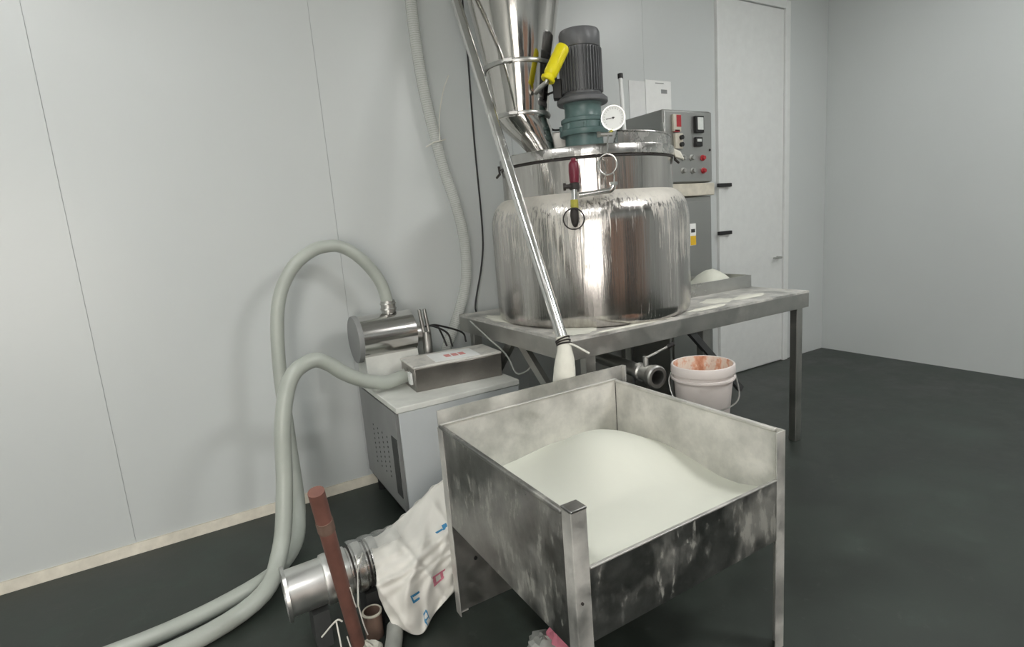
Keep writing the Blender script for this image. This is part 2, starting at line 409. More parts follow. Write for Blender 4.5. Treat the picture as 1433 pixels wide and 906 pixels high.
# powder film round the tank foot
def spill(name, pts, z, parent, mat='spill', h=.006):
    mb = MB(); c = sum((Vector((p[0], p[1], 0)) for p in pts), Vector()) / len(pts); n = len(pts)
    vs = [(p[0], p[1], z + .001) for p in pts] + [(c.x + (p[0]-c.x)*.8, c.y + (p[1]-c.y)*.8, z + h) for p in pts] + [(c.x, c.y, z + h)]
    fs = [(i, (i+1) % n, n+(i+1) % n, n+i) for i in range(n)] + [(n+i, n+(i+1) % n, 2*n) for i in range(n)]
    o = mb.add(vs, fs).build(name, mat, parent); return o
def blob(cx, cy, rx, ry, n=22, j=.18):
    return [(cx + rx*math.cos(2*PI*i/n)*(1+random.uniform(-j, j)), cy + ry*math.sin(2*PI*i/n)*(1+random.uniform(-j, j))) for i in range(n)]
for i, b in enumerate(((1.56, 2.85, .07, .24), (1.62, 2.25, .12, .10), (2.50, 2.17, .16, .035), (2.72, 2.30, .12, .08), (1.9, 2.12, .25, .015), (2.95, 2.25, .16, .05))):
    o = spill('powder_spill', blob(*b), TZ, tb); o['kind'] = 'stuff'

# ------------------------------------------------------------------ mixing tank
CX, CY = 2.05, 2.66
tk = thing('mixing_tank', 'large polished round steel mixing tank with white powder runs', 'tank', (CX, CY, TZ))
MB().lathe([(0, 1.0), (.535, 1.0), (.555, 1.008), (.566, 1.03), (.569, 1.07), (.570, 1.30), (.570, 1.525), (.567, 1.565), (.559, 1.60), (.546, 1.632), (.527, 1.658), (.505, 1.676), (.486, 1.686)], (CX, CY), 96).build('tank_body', 'tank', tk, smooth=60)
MB().lathe([(.486, 1.680), (.486, 1.845), (.48, 1.845), (.48, 1.680), (.486, 1.680)], (CX, CY), 96).build('neck', 'shoulder_dust', tk)
MB().lathe([(.47, 1.8455), (.488, 1.8455), (.491, 1.849), (.489, 1.8565), (.47, 1.8565)], (CX, CY), 96).build('gasket', 'gasket', tk)
MB().lathe([(0, 1.857), (.492, 1.857), (.497, 1.860), (.497, 1.905), (.494, 1.909), (.485, 1.911), (0, 1.914)], (CX, CY), 96).build('lid', 'lid', tk)
# raised steel cover over the right and rear of the lid, leaving the motor and loader corner open
away = Vector((CX, CY)).normalized(); lat = Vector((away.y, -away.x)); base_a = math.atan2(away.y, away.x)
def lid_xy(l, a): return (CX + lat.x*l + away.x*a, CY + lat.y*l + away.y*a)
def raised(name, R_, l_in, a_in, z1):
    a0 = math.atan2(-math.sqrt(R_*R_ - l_in*l_in), l_in); a1 = math.atan2(a_in, -math.sqrt(R_*R_ - a_in*a_in))
    pts = [lid_xy(l_in, a_in)] + [lid_xy(R_*math.cos(a0 + (a1-a0)*k/56), R_*math.sin(a0 + (a1-a0)*k/56)) for k in range(57)]
    n = len(pts); mb = MB()
    mb.add([(p[0], p[1], 1.912) for p in pts] + [(p[0], p[1], z1) for p in pts], [(i, (i+1) % n, n+(i+1) % n, n+i) for i in range(n)] + [tuple(range(n, 2*n)), tuple(range(n-1, -1, -1))])
    o = mb.build(name, 'lid', tk, smooth=30)
    MB().tube([Vector((p[0], p[1], z1)) for p in pts], .005, 6, closed=True).build('cover_rim', 'lid', o)
raised('lid_cover', .478, .165, .17, 1.966)
pts = [lid_xy(l, a) for l, a in ((-.36, .2), (.02, .2), (.02, .44), (-.18, .44), (-.36, .29))]
mb = MB(); n = len(pts)
mb.add([(p[0], p[1], 1.967) for p in pts] + [(p[0], p[1], 2.085) for p in pts], [(i, (i+1) % n, n+(i+1) % n, n+i) for i in range(n)] + [tuple(range(n, 2*n)), tuple(range(n-1, -1, -1))])
mb.build('rear_hood', 'table', tk, smooth=0, bevel=.004)
# latches on the lid rim
for (ang, wrapped) in ((base_a + PI/2 + .12, False), (base_a - PI/2 - .12, True)):
    d = Vector((math.cos(ang), math.sin(ang), 0)); t_ = Vector((-d.y, d.x, 0)); c = Vector((CX, CY, 0)) + d*.499
    mb = MB().bar(c + zz*1.835, c + zz*1.885 + d*.004, .03, .012, d)
    la = mb.build('latch', 'gasket', tk, bevel=.003)
    MB().tube([c + d*.004 + zz*1.838 - t_*.015, c + d*.02 + zz*1.822 - t_*.010, c + d*.02 + zz*1.822 + t_*.010, c + d*.004 + zz*1.838 + t_*.015], .006, 8).build('latch_hook', 'gasket', la)
    if wrapped:
        MB().hexa([c + d*.0 - t_*.03 + zz*1.85, c + d*.05 - t_*.03 + zz*1.835, c + d*.05 + t_*.03 + zz*1.835, c + t_*.03 + zz*1.85],
                  [c - d*.01 - t_*.025 + zz*1.90, c + d*.03 - t_*.03 + zz*1.88, c + d*.03 + t_*.03 + zz*1.885, c - d*.01 + t_*.025 + zz*1.905]).build('latch_wrap', 'sock', la, bevel=.006)
# drain: pipe under the table and ball valve with lever
dp = MB().tube(spline([(1.90, 2.66, .985), (1.90, 2.66, .92), (1.88, 2.60, .83), (1.88, 2.45, .795), (1.825, 2.02, .79)], 6), .036, 16).build('drain_pipe', 'steel', tk)
MB().lathe([(.03, -.005), (.046, 0), (.046, .025), (.038, .03), (.038, .08), (.05, .085), (.05, .105), (.045, .11), (.036, .11), (.034, .03)], ax=(-.11, -1, 0), org=(1.825, 2.02, .79), n=32).build('drain_valve', 'steel', tk)
MB().cyl((1.82, 1.975, .79), (1.8195, 1.97, .79), .0335, n=24).build('valve_bore_shade', 'black', tk)  # black disc stands in for the shade inside the hollow valve
ring_o = MB().lathe([(.034, .10), (.052, .10), (.056, .112), (.056, .135), (.05, .142), (.036, .142), (.034, .135), (.034, .10)], ax=(-.11, -1, 0), org=(1.825, 2.02, .79), n=32).build('drain_union', 'handle_steel', tk)
MB().cyl((1.82, 1.97, .82), (1.82, 1.97, .875), .013, n=12).tube([(1.82, 1.97, .868), (1.845, 1.945, .885), (1.895, 1.89, .925)], .006, 8).build('valve_lever', 'handle_steel', tk)
MB().cyl((1.892, 1.893, .923), (1.912, 1.87, .938), .011, n=10).build('lever_grip', 'black', tk)

# ------------------------------------------------------------------ gear motor on the lid
gm = thing('gear_motor', 'upright grey finned motor on green gearbox above the tank', 'motor', (CX, CY, 1.914))
MB().lathe([(0, 1.914), (.128, 1.914), (.128, 1.935), (.112, 1.94), (.108, 1.99), (.110, 2.018), (0, 2.018)], (CX, CY), 48).build('gearbox_base', 'green', gm)
MB().lathe([(0, 2.018), (.134, 2.018), (.138, 2.024), (.138, 2.046), (.132, 2.052), (.124, 2.054), (.122, 2.085), (.128, 2.09), (.128, 2.108), (.122, 2.113), (0, 2.113)], (CX, CY), 48).build('gear_ring', 'green', gm)
MB().lathe([(0, 2.113), (.108, 2.113), (.104, 2.13), (.103, 2.175), (.112, 2.19), (0, 2.19)], (CX, CY), 48).build('gearbox_neck', 'green', gm)
MB().lathe([(0, 2.19), (.138, 2.19), (.144, 2.196), (.144, 2.214), (.135, 2.222), (.118, 2.235), (0, 2.235)], (CX, CY), 48).build('motor_flange', 'motor', gm)
MB().lathe([(0, 2.235), (.106, 2.235), (.106, 2.485), (0, 2.485)], (CX, CY), 48).build('motor_housing', 'motor', gm)
fin_m = None
for k in range(40):
    a = 2*PI*k/40
    mb = MB().box((.104, -.0022, 2.25), (.121, .0022, 2.475))
    if fin_m is None:
        mb.v = [v + Vector((CX, CY, 0)) for v in mb.v]
        f0 = mb.build('cooling_fin', 'motor', gm, smooth=0)
        for v in f0.data.vertices: v.co.z += 0   # mesh is local to the motor axis
        fin_m = f0
    else:
        c = f0.copy(); COL.objects.link(c); c.rotation_euler = (0, 0, a)
MB().lathe([(0, 2.483), (.112, 2.483), (.114, 2.487), (.114, 2.56), (.108, 2.575), (.07, 2.586), (0, 2.588)], (CX, CY), 48).build('fan_cover', 'motor', gm)
boltm = None
for k in range(8):
    a = 2*PI*k/8 + .2; p = (CX + .128*math.cos(a), CY + .128*math.sin(a))
    if boltm is None: boltm = MB().cyl((p[0], p[1], 2.05), (p[0], p[1], 2.078), .011, n=6).build('flange_bolt', 'green', gm); bp = p
    else: inst(boltm, gm, (p[0]-bp[0], p[1]-bp[1], 0))
tp = Vector((CX, CY, 0)) - Vector((lat.x, lat.y, 0))*.135 - Vector((away.x, away.y, 0))*.02
ra = math.atan2(lat.y, lat.x)
jb = MB().box(tuple(tp + Vector((-.025, -.035, 2.225))), tuple(tp + Vector((.025, .035, 2.33))), rotz(ra)).build('terminal_box', 'black', gm, bevel=.005)
MB().box(tuple(tp + Vector((-.032, -.028, 2.305))), tuple(tp + Vector((-.0, .028, 2.352))), rotz(ra), tuple(tp + zz*2.3)).build('terminal_cover', 'black', jb, bevel=.004)
MB().tube(spline([tp - Vector((lat.x, lat.y, 0))*.022 + zz*2.27, tp - Vector((lat.x, lat.y, 0))*.06 + zz*2.255, tp - Vector((lat.x, lat.y, 0))*.075 + zz*2.20, tp - Vector((lat.x, lat.y, 0))*.06 + Vector((away.x, away.y, 0))*.15 + zz*2.10, tp + Vector((away.x, away.y, 0))*.22 + zz*2.095], 6), .006, 8).build('motor_cable', 'black', gm)

# ------------------------------------------------------------------ vacuum loader
LX, LY = 1.781, 2.890
vl = thing('vacuum_loader', 'mirror steel conical vacuum loader standing on the tank lid', 'loader', (LX, LY, 1.914))
MB().lathe([(.152, 2.14), (.157, 2.17), (.188, 2.42), (.183, 2.42), (.152, 2.17), (.147, 2.14), (.152, 2.14)], (LX, LY), 64).build('lower_cone', 'loader', vl)
MB().lathe([(.190, 2.42), (.280, 2.90), (.285, 2.95), (.285, 3.42)], (LX, LY), 64).lathe([(.285, 3.42), (.27, 3.46), (.2, 3.50), (.1, 3.52), (0, 3.525)], (LX, LY), 64).build('upper_cone', 'loader', vl)
# slanting outlet that leads down to the lid
o0 = Vector((LX, LY, 2.14)); o1 = Vector((LX + .100, LY - .080, 1.914)); prof = []
mb = MB(); n = 40; vs = []
for (t, r) in ((0, .152), (.25, .138), (.6, .102), (1, .068)):
    c = o0.lerp(o1, t)
    vs += [c + Vector((math.cos(2*PI*k/n)*r, math.sin(2*PI*k/n)*r, 0)) for k in range(n)]
mb.add(vs, [(i*n+k, i*n+(k+1) % n, (i+1)*n+(k+1) % n, (i+1)*n+k) for i in range(3) for k in range(n)])
mb.build('outlet_cone', 'loader', vl)
for z, r in ((2.155, .162), (2.42, .196)):
    c = MB().lathe([(r-.006, z-.011), (r+.004, z-.011), (r+.008, z), (r+.004, z+.011), (r-.006, z+.011), (r-.006, z-.011)], (LX, LY), 64).build('clamp_band', 'handle_steel', vl)
    toward = Vector((-away.x, -away.y, 0))
    p = Vector((LX, LY, z)) + (toward + Vector((lat.x, lat.y, 0))*(-.15)).normalized()*(r+.012)
    MB().bar(p - Vector((lat.x, lat.y, 0))*.025, p + Vector((lat.x, lat.y, 0))*.025, .014, .02).cyl(p - zz*.014, p + zz*.016, .007, n=8).build('clamp_bolt', 'handle_steel', c, bevel=.002)
# yellow grip on a bent stem
ga, gb = Vector((1.784, 2.585, 2.310)), Vector((1.872, 2.564, 2.460)); gd = (gb-ga).normalized()
gr = MB().lathe([(0, 0), (.030, 0), (.035, .006), (.037, .02), (.037, .08), (.0375, .14), (.037, .160), (.031, .172), (0, .174)], ax=gd, org=ga, n=24).build('yellow_grip', 'yellow', vl)
MB().lathe([(.018, -.030), (.034, -.030), (.039, -.024), (.039, -.014), (.031, -.010), (.031, .003), (.018, .003)], ax=gd, org=ga, n=24).build('grip_collar', 'yellow', gr)
MB().tube([ga - gd*.005, ga - gd*.04, Vector((1.755, 2.64, 2.26)), Vector((1.765, 2.70, 2.25))], .013, 10).build('grip_stem', 'steel', vl)

# ------------------------------------------------------------------ pressure gauge with coil
n_out = Vector((-away.x, -away.y, 0)); lv = Vector((lat.x, lat.y, 0))
gp = Vector((1.85, 2.167, 2.019)); gx = Vector((-.62, -.76, -.12)).normalized()
pg = thing('pressure_gauge', 'round white pressure gauge on a coiled thin tube', 'gauge', (1.80, 2.13, 1.69))
MB().lathe([(0, -.028), (.05, -.028), (.054, -.022), (.054, .008), (.058, .012), (.058, .016), (.052, .016), (.052, .009), (0, .009)], ax=gx, org=gp, n=40).build('gauge_case', 'handle_steel', pg)
dl = MB().lathe([(0, .0095), (.052, .0095), (.052, .0115), (0, .0115)], ax=gx, org=gp, n=40).build('gauge_dial', 'dial', pg)
gxx = lv; gyy = gx.cross(gxx).normalized()
if gyy.z < 0: gyy = -gyy
q = gp + gx*.0125
MB().bar(q + gxx*.008 + gyy*.002, q - gxx*.034 - gyy*.004, .003, .0015, gx).cyl(q - gx*.001, q + gx*.002, .005, n=10).build('needle', 'black', dl)
mt = MB()
for k in range(17):
    a = math.radians(-40 + 260*k/16); e = gxx*math.cos(a) + gyy*math.sin(a)
    mt.bar(q + e*.040, q + e*.046, .0016, .001, gx)
mt.build('scale_ticks', 'ink', dl)
st = MB().tube([gp - gyy*.05, Vector((1.82, 2.168, 1.943))], .008, 10).build('gauge_stem', 'brass', pg)
MB().tube([Vector((1.775, 2.195, 1.945)), Vector((1.835, 2.160, 1.942))], .010, 10).cyl((1.772, 2.197, 1.945), (1.785, 2.189, 1.945), .015, n=6).build('gauge_tee', 'handle_steel', pg)
coil = [Vector((1.815, 2.165, 1.942)), Vector((1.806, 2.165, 1.90)), Vector((1.80, 2.162, 1.86))]
cc = Vector((1.790, 2.152, 1.80)); cx_, cy_ = lv, zz
for k in range(0, 29):
    a = PI/2 + 2*PI*k/20
    coil.append(cc + cx_*math.cos(a)*.044*-1 + cy_*math.sin(a)*.048 + n_out*(.0006*k))
coil += [Vector((1.812, 2.13, 1.75)), Vector((1.808, 2.13, 1.715))]
MB().tube(coil, .0042, 8).build('siphon_coil', 'pipe', pg)
# ------------------------------------------------------------------ red-handled valve on the tank front
rv = thing('ball_valve', 'dark red handled valve and elbow pipe on the tank front', 'valve', (1.62, 2.215, 1.50))
vx, vy = 1.640, 2.226
MB().tube(spline([(1.803, 2.129, 1.712), (1.801, 2.129, 1.695), (1.787, 2.135, 1.678), (1.76, 2.15, 1.675), (1.655, 2.212, 1.664)], 5), .013, 12).build('elbow_pipe', 'pipe', rv)
MB().lathe([(0, 0), (.02, 0), (.021, .014), (.0, .016)], ax=(0, 0, 1), org=(1.803, 2.129, 1.702), n=6).build('elbow_nut', 'pipe', rv)
MB().lathe([(0, 1.725), (.021, 1.725), (.024, 1.74), (.026, 1.78), (.024, 1.815), (.018, 1.826), (.012, 1.83), (.012, 1.842), (0, 1.842)], (1.652, 2.238), 20).build('red_handle', 'red', rv)
MB().lathe([(0, 1.69), (.016, 1.69), (.025, 1.697), (.025, 1.722), (.018, 1.727), (0, 1.727)], (1.646, 2.233), 20).cyl((1.64, 2.228, 1.71), (1.602, 2.25, 1.71), .011, n=10).cyl((1.606, 2.248, 1.71), (1.596, 2.254, 1.71), .018, n=12).build('valve_body', 'gasket', rv)
MB().cyl((1.642, 2.229, 1.70), (1.632, 2.221, 1.63), .015, n=14).build('drop_pipe', 'pipe', rv)
MB().cyl((1.632, 2.221, 1.645), (1.629, 2.219, 1.60), .019, n=8).build('brass_union', 'brass', rv)
MB().tube([(1.629, 2.219, 1.605), (1.622, 2.213, 1.57), (1.625, 2.215, 1.54), (1.64, 2.235, 1.525)], [.019, .021, .018, .012], 12).build('spout', 'gasket', rv)
MB().ring((1.614, 2.209, 1.555), gx, .050, .0035).cyl((1.614, 2.209, 1.53), (1.64, 2.24, 1.53), .006, n=8).build('ring_pull', 'gasket', rv)

# ------------------------------------------------------------------ suction lance
ls = thing('suction_lance', 'long thin steel suction pipe leaning in front of the tank', 'pipe', (1.36, 1.99, .62))
a_, b_ = Vector((1.381, 2.023, 1.019)), Vector((1.447, 2.936, 2.759)); dv = (b_-a_).normalized()
p0, p1 = a_ - dv*.035, a_ + dv*2.35
MB().cyl(p0, p1, .026, n=20).build('lance_tube', 'pipe', ls)
t0 = a_ - dv*.0
sp_ = [t0 + dv*.02, Vector((1.378, 2.012, .99)), Vector((1.372, 2.005, .94)), Vector((1.362, 2.0, .88)), Vector((1.355, 2.0, .80)), Vector((1.35, 2.0, .70)), Vector((1.35, 2.0, .63))]
mb = MB(); mb.tube(spline(sp_, 3), [.029, .029, .030, .033, .036, .040, .044, .046, .049, .050, .052, .052, .052, .051, .050, .047, .044, .040, .03][:len(spline(sp_, 3))], 16)
sk = mb.build('cloth_sock', 'sock', ls)
tw = MB()
for k in range(3): tw.ring(t0 - dv*(.012*k - .01), dv + Vector((.1*k-.1, 0, .1*(k-1))), .032, .004, 20, 6)
tw.build('tie_wire', 'gasket', sk)
MB().tube([t0 + Vector((.01, -.03, -.005)), Vector((1.41, 1.96, 1.0)), Vector((1.444, 1.917, .969))], .0045, 6).build('tie_end', 'string', sk)

# ------------------------------------------------------------------ clear hose along the wall
hs = thing('spiral_hose', 'tall clear ribbed hose hanging along the back wall', 'hose', (1.40, 3.3, .7))
hp = [(1.460, 3.112, 3.10), (1.464, 3.16, 3.20), (1.45, 3.26, 3.29), (1.40, 3.33, 3.26), (1.36, 3.345, 3.10), (1.353, 3.34, 2.888), (1.358, 3.34, 2.654), (1.376, 3.34, 2.413), (1.413, 3.34, 2.166), (1.462, 3.34, 1.909), (1.522, 3.34, 1.686), (1.556, 3.34, 1.455), (1.545, 3.345, 1.222), (1.50, 3.35, 1.037), (1.435, 3.35, .902), (1.37, 3.34, .78), (1.36, 3.33, .715)]
hp = [(x - .015 if z < 1.1 else x, y, z) for x, y, z in hp]
hpath = spline(hp, 8)
MB().tube(hpath, .034, 18).build('hose_wall', 'clear_hose', hs)
# raised ribs
rb = MB(); L = 0; acc = []
for i in range(len(hpath)-1):
    acc.append((L, hpath[i], hpath[i+1])); L += (hpath[i+1]-hpath[i]).length
s = 0; j = 0
while s < L - .02:
    while j < len(acc)-1 and acc[j+1][0] <= s: j += 1
    l0, A, B = acc[j]; d = (B-A); p = A + d.normalized()*(s-l0)
    rb.ring(p, d, .0345, .0018, 16, 4); s += .0125
o = rb.build('hose_ribs', 'hose_rib', hs); o['kind'] = 'stuff'
MB().tube([(1.34, 3.30, 2.05), (1.385, 3.29, 2.075), (1.43, 3.295, 2.085), (1.48, 3.32, 2.10)], .004, 6).tube(spline([(1.43, 3.29, 2.085), (1.44, 3.29, 2.22), (1.49, 3.31, 2.38), (1.545, 3.33, 2.48)], 5), .003, 6).build('cable_tie', 'string', hs)

tag(MB().tube(spline([(1.70, 3.37, 3.6), (1.705, 3.37, 3.0), (1.704, 3.36, 2.586), (1.699, 3.36, 2.087), (1.703, 3.36, 1.539), (1.675, 3.36, 1.304), (1.605, 3.36, 1.05), (1.60, 3.34, .93), (1.63, 3.335, .40), (1.60, 3.34, .008)], 6), .006, 8).build('black_cable', 'black'), 'thin black cable hanging straight down behind the tank', 'cable')
tag(MB().tube(spline([(2.15, 2.99, 3.68), (2.145, 2.98, 3.1), (2.128, 2.969, 2.857), (2.095, 2.954, 2.689), (2.046, 2.953, 2.544), (2.0, 2.955, 2.40), (1.99, 2.96, 2.28), (1.99, 2.97, 2.10)], 6), .005, 8).build('power_cable', 'black'), 'thin black cable hanging between steel loader and grey motor', 'cable')
GREY_CABLE = [(1.435, 3.105, 0.981), (1.44, 3.003, 0.943), (1.445, 2.89, 0.9), (1.47, 2.803, 0.849), (1.48, 2.728, 0.8), (1.49, 2.675, 0.724), (1.5, 2.587, 0.743), (1.51, 2.497, 0.81)]
tag(MB().tube(spline(GREY_CABLE, 6), .005, 8).build('grey_cable', 'grey_pipe'), 'grey cable drooping from table corner past the steel box', 'cable')

# ------------------------------------------------------------------ control cabinet
KX0, KX1, KY0, KY1 = 2.955, 3.44, 2.93, 3.37
cc_ = thing('control_cabinet', 'grey steel control cabinet with buttons and meters behind the tank', 'control cabinet', ((KX0+KX1)/2, (KY0+KY1)/2, 0))
MB().box((KX0, KY0+.012, 1.755), (KX1, KY1, 2.26)).build('control_box', 'control', cc_, bevel=.012)
dr = MB().box((KX0+.005, KY0, 1.76), (KX1-.005, KY0+.012, 2.25)).build('panel_door', 'control', cc_, bevel=.006)
MB().box((KX0-.012, KY0+.0, 2.12), (KX0+.0, KY0+.02, 2.17)).build('hinge', 'handle_steel', dr)
MB().box((KX0+.03, KY0-.0, 1.66), (KX1+.02, KY1-.02, 1.75)).build('ledge', 'cream', cc_, bevel=.006)
MB().box((KX0+.03, KY0+.03, 0.0), (KX1+.015, KY1-.0, 1.655)).build('lower_cabinet', 'control', cc_, bevel=.006)
MB().box((KX0+.06, KY0+.018, 0.12), (KX1-.0, KY0+.03, 1.62)).build('lower_door', 'control', cc_, bevel=.004)
tg = MB().box((3.205, KY0+.014, 1.30), (3.265, KY0+.018, 1.46)).build('label_tag', 'paper', cc_, smooth=0)
MB().box((3.207, KY0+.012, 1.302), (3.263, KY0+.014, 1.37)).build('yellow_band', 'tagyellow', tg, smooth=0)
MB().box((3.215, KY0+.012, 1.395), (3.255, KY0+.014, 1.42)).build('printed_block', 'cab_dark', tg, smooth=0)
for k, (y, z) in enumerate(((3.06, 2.08), (3.06, 2.03), (3.20, 2.075), (3.20, 2.025))):
    MB().hexa([(KX0, y-.05, z), (KX0-.012, y-.05, z-.006), (KX0-.012, y+.05, z-.006), (KX0, y+.05, z)], [(KX0, y-.05, z+.012), (KX0-.003, y-.05, z+.012), (KX0-.003, y+.05, z+.012), (KX0, y+.05, z+.012)]).build('vent_louvre', 'control', cc_, smooth=0)
# instruments on the door
def onpanel(name, x, z, w, h, d, mat, parent=dr, bev=.003): return MB().box((x-w/2, KY0-d, z-h/2), (x+w/2, KY0, z+h/2)).build(name, mat, parent, bevel=bev)
def front(o, x, z, w, h, d0, d1, mat, name, bev=.001): return MB().box((x-w/2, KY0-d1, z-h/2), (x+w/2, KY0-d0, z+h/2)).build(name, mat, dr, bevel=bev)
onpanel('display_bezel', 3.064, 2.165, .075, .115, .02, 'cream'); front(0, 3.078, 2.178, .045, .08, .02, .022, 'redlight', 'red_display'); front(0, 3.064, 2.112, .05, .016, .0, .02, 'redlight', 'red_key')
onpanel('meter_bezel', 3.287, 2.160, .085, .115, .025, 'black'); front(0, 3.291, 2.165, .06, .085, .025, .027, 'glass', 'meter_face')
onpanel('switch_plate', 3.078, 2.043, .075, .105, .022, 'cream')
for z in (2.066, 2.018): MB().cyl((3.093, KY0-.022, z), (3.093, KY0-.04, z), .016, n=16).build('switch_knob', 'black', dr)
onpanel('counter_bezel', 3.283, 2.040, .07, .065, .02, 'black'); front(0, 3.283, 2.050, .045, .02, .02, .022, 'glass', 'counter_window')
for i, (x, z, mt_) in enumerate(((3.134, 1.93, 'handle_steel'), (3.221, 1.93, 'handle_steel'), (3.333, 1.929, 'redlight'), (3.131, 1.841, 'handle_steel'), (3.226, 1.839, 'handle_steel'), (3.338, 1.838, 'redlight'))):
    MB().lathe([(0, 0), (.022, 0), (.022, .006), (.016, .008), (.016, .02), (.013, .024), (0, .024)], ax=(0, -1, 0), org=(x, KY0, z), n=20).build('push_button', mt_, dr)
MB().cyl((3.41, KY0, 1.985), (3.41, KY0-.006, 1.985), .008, n=12).build('door_lock', 'gasket', dr)

# notices on the wall
n1 = tag(MB().box((3.085, WY-.006, 2.25), (3.250, WY-.001, 2.57)).build('wall_notice', 'paper_old', smooth=0), 'greyish blank sheet on the back wall left of printed notice', 'notice')
n2_ = tag(MB().box((3.256, WY-.007, 2.25), (3.530, WY-.001, 2.585)).build('wall_notice', 'paper', smooth=0), 'white printed notice sheet on wall above the control cabinet', 'notice')
MB().box((3.42, WY-.0085, 2.49), (3.485, WY-.007, 2.52)).build('printed_block', 'ink', n2_, smooth=0)
MB().box((3.36, WY-.0085, 2.562), (3.45, WY-.007, 2.568)).build('printed_line', 'ink', n2_, smooth=0)
# white stick leaning behind the gauge
sk_ = thing('white_stick', 'slim white stick with black end cap behind the gauge', 'stick', (2.25, 2.55, 1.914))
sd0, sd1 = Vector((2.295, 2.59, 1.975)), Vector((2.305, 2.62, 2.345))
MB().cyl(sd0, sd1, .012, n=12).build('stick', 'white', sk_)
MB().cyl(sd1 - (sd1-sd0)*.02, sd1 + (sd1-sd0)*.05, .016, n=12).build('end_cap', 'black', sk_)

# shallow tray at the right end of the table
ty = thing('steel_tray', 'shallow steel tray on the table right of the tank', 'tray', (3.02, 2.62, TZ))
MB().box((2.70, 2.52, TZ+.0005), (3.34, 2.84, TZ+.008)).build('tray_base', 'steel', ty, smooth=0)
for lo, hi in (((2.70, 2.52, TZ+.008), (3.34, 2.53, TZ+.085)), ((2.70, 2.83, TZ+.008), (3.34, 2.84, TZ+.085)), ((2.70, 2.53, TZ+.008), (2.71, 2.83, TZ+.085)), ((3.33, 2.53, TZ+.008), (3.34, 2.83, TZ+.085))):
    MB().box(lo, hi).build('tray_wall', 'steel', ty, smooth=0, bevel=.002)
mb = MB(); nx = 10
vs = [(2.95 + .35*i/nx, 2.54 + .27*j/nx, TZ + .012 + .13*math.sin(PI*min(1, i/nx*1.0+.05))*math.sin(PI*j/nx)**.6 + random.uniform(0, .006)) for j in range(nx+1) for i in range(nx+1)]
mb.add(vs, [(j*(nx+1)+i, j*(nx+1)+i+1, (j+1)*(nx+1)+i+1, (j+1)*(nx+1)+i) for j in range(nx) for i in range(nx)])
po = mb.build('powder_heap', 'powder', smooth=80); tag(po, 'small heap of white powder inside the tray', 'powder'); po['kind'] = 'stuff'

# ------------------------------------------------------------------ powder bin (hopper)
BX0, BX1, BY0, BY1, BZ0, BZ1 = .73, 1.60, 1.08, 1.94, .40, .815
FZ = .648
hb = thing('powder_bin', 'open steel bin on legs filled with white powder', 'bin', ((BX0+BX1)/2, (BY0+BY1)/2, 0))
T = .004
MB().box((BX0, BY0+.03, BZ0), (BX0+T, BY1, BZ1-.014)).build('side_panel', 'bin_out', hb, smooth=0)
MB().box((BX1-T, BY0+.03, BZ0), (BX1, BY1, BZ1-.014)).build('side_panel', 'bin_in', hb, smooth=0)
MB().box((BX0+T, BY1-T-.001, BZ0), (BX1-T, BY1, BZ1-.002)).build('back_panel', 'bin_in', hb, smooth=0)
MB().box((BX0+T, BY1-T-.001, .012), (BX1-T, BY1, BZ0-.0005)).build('skirt_panel', 'table', hb, smooth=0)
MB().box((BX0-.006, BY1+.002, BZ1-.03), (BX1+.055, BY1+.006, .872)).build('splash_back', 'splash', hb, smooth=0)
MB().box((BX0-.002, BY1-.012, BZ1-.002), (BX1+.002, BY1+.0015, BZ1+.004)).build('back_rim', 'post', hb, bevel=.002)
MB().box((BX1-T-.0022, BY1-T-.0035, BZ0+.05), (BX1-T-.0002, BY1-T-.0012, BZ1-.003)).build('corner_seam', 'gasket', hb, smooth=0)
MB().box((BX1+.045, BY1-.016, BZ1-.02), (BX1+.055, BY1+.0015, .872)).build('splash_flange', 'post', hb, smooth=0)
MB().box((BX0+.0475, BY0, BZ0+.03), (BX1-.0405, BY0+T, FZ)).build('front_panel', 'bin_out', hb, smooth=0)
MB().box((BX0+T, BY0+T, .436), (BX1-T, BY1-T-.001, .44)).build('floor_panel', 'steel', hb, smooth=0)
# rolled rims
MB().box((BX0-.007, BY0+.045, BZ1-.014), (BX0+.009, BY1+.002, BZ1)).build('side_rim', 'bin_out', hb, bevel=.004)
MB().box((BX1-.010, BY0+.03, BZ1-.014), (BX1+.006, BY1+.002, BZ1)).build('side_rim', 'post', hb, bevel=.004)
MB().box((BX0+.048, BY0-.003, FZ-.002), (BX1-.041, BY0+.009, FZ+.004)).build('front_rim', 'splash', hb, bevel=.002)
# legs: angle posts
MB().box((BX0-.002, BY0, 0), (BX0+.047, BY0+.004, BZ1+.004)).box((BX0-.002, BY0+.004, 0), (BX0+.002, BY0+.045, BZ1+.004)).build('leg', 'post', hb, smooth=0, bevel=.001, seg=1)
MB().box((BX0-.004, BY0-.002, BZ1+.004), (BX0+.048, BY0+.046, BZ1+.012)).build('leg_cap', 'bin_out', hb, bevel=.003)
MB().box((BX0-.004, BY1-.022, 0), (BX0-.0005, BY1+.022, BZ1-.014)).box((BX0-.0005, BY1+.001, 0), (BX0+.04, BY1+.0045, BZ1-.03)).build('leg', 'post', hb, smooth=0)
MB().box((BX1-.04, BY0, 0), (BX1+.004, BY0+.004, BZ1)).box((BX1, BY0+.004, 0), (BX1+.004, BY0+.04, BZ1)).build('leg', 'post', hb, smooth=0)
MB().box((BX1+.0005, BY1-.022, 0), (BX1+.004, BY1+.022, BZ1-.014)).build('leg', 'post', hb, smooth=0)
MB().cyl((BX0+.09, BY1-T-.001, .22), (BX0+.09, BY1-T-.006, .22), .008, n=10).build('drain_hole', 'black', hb)
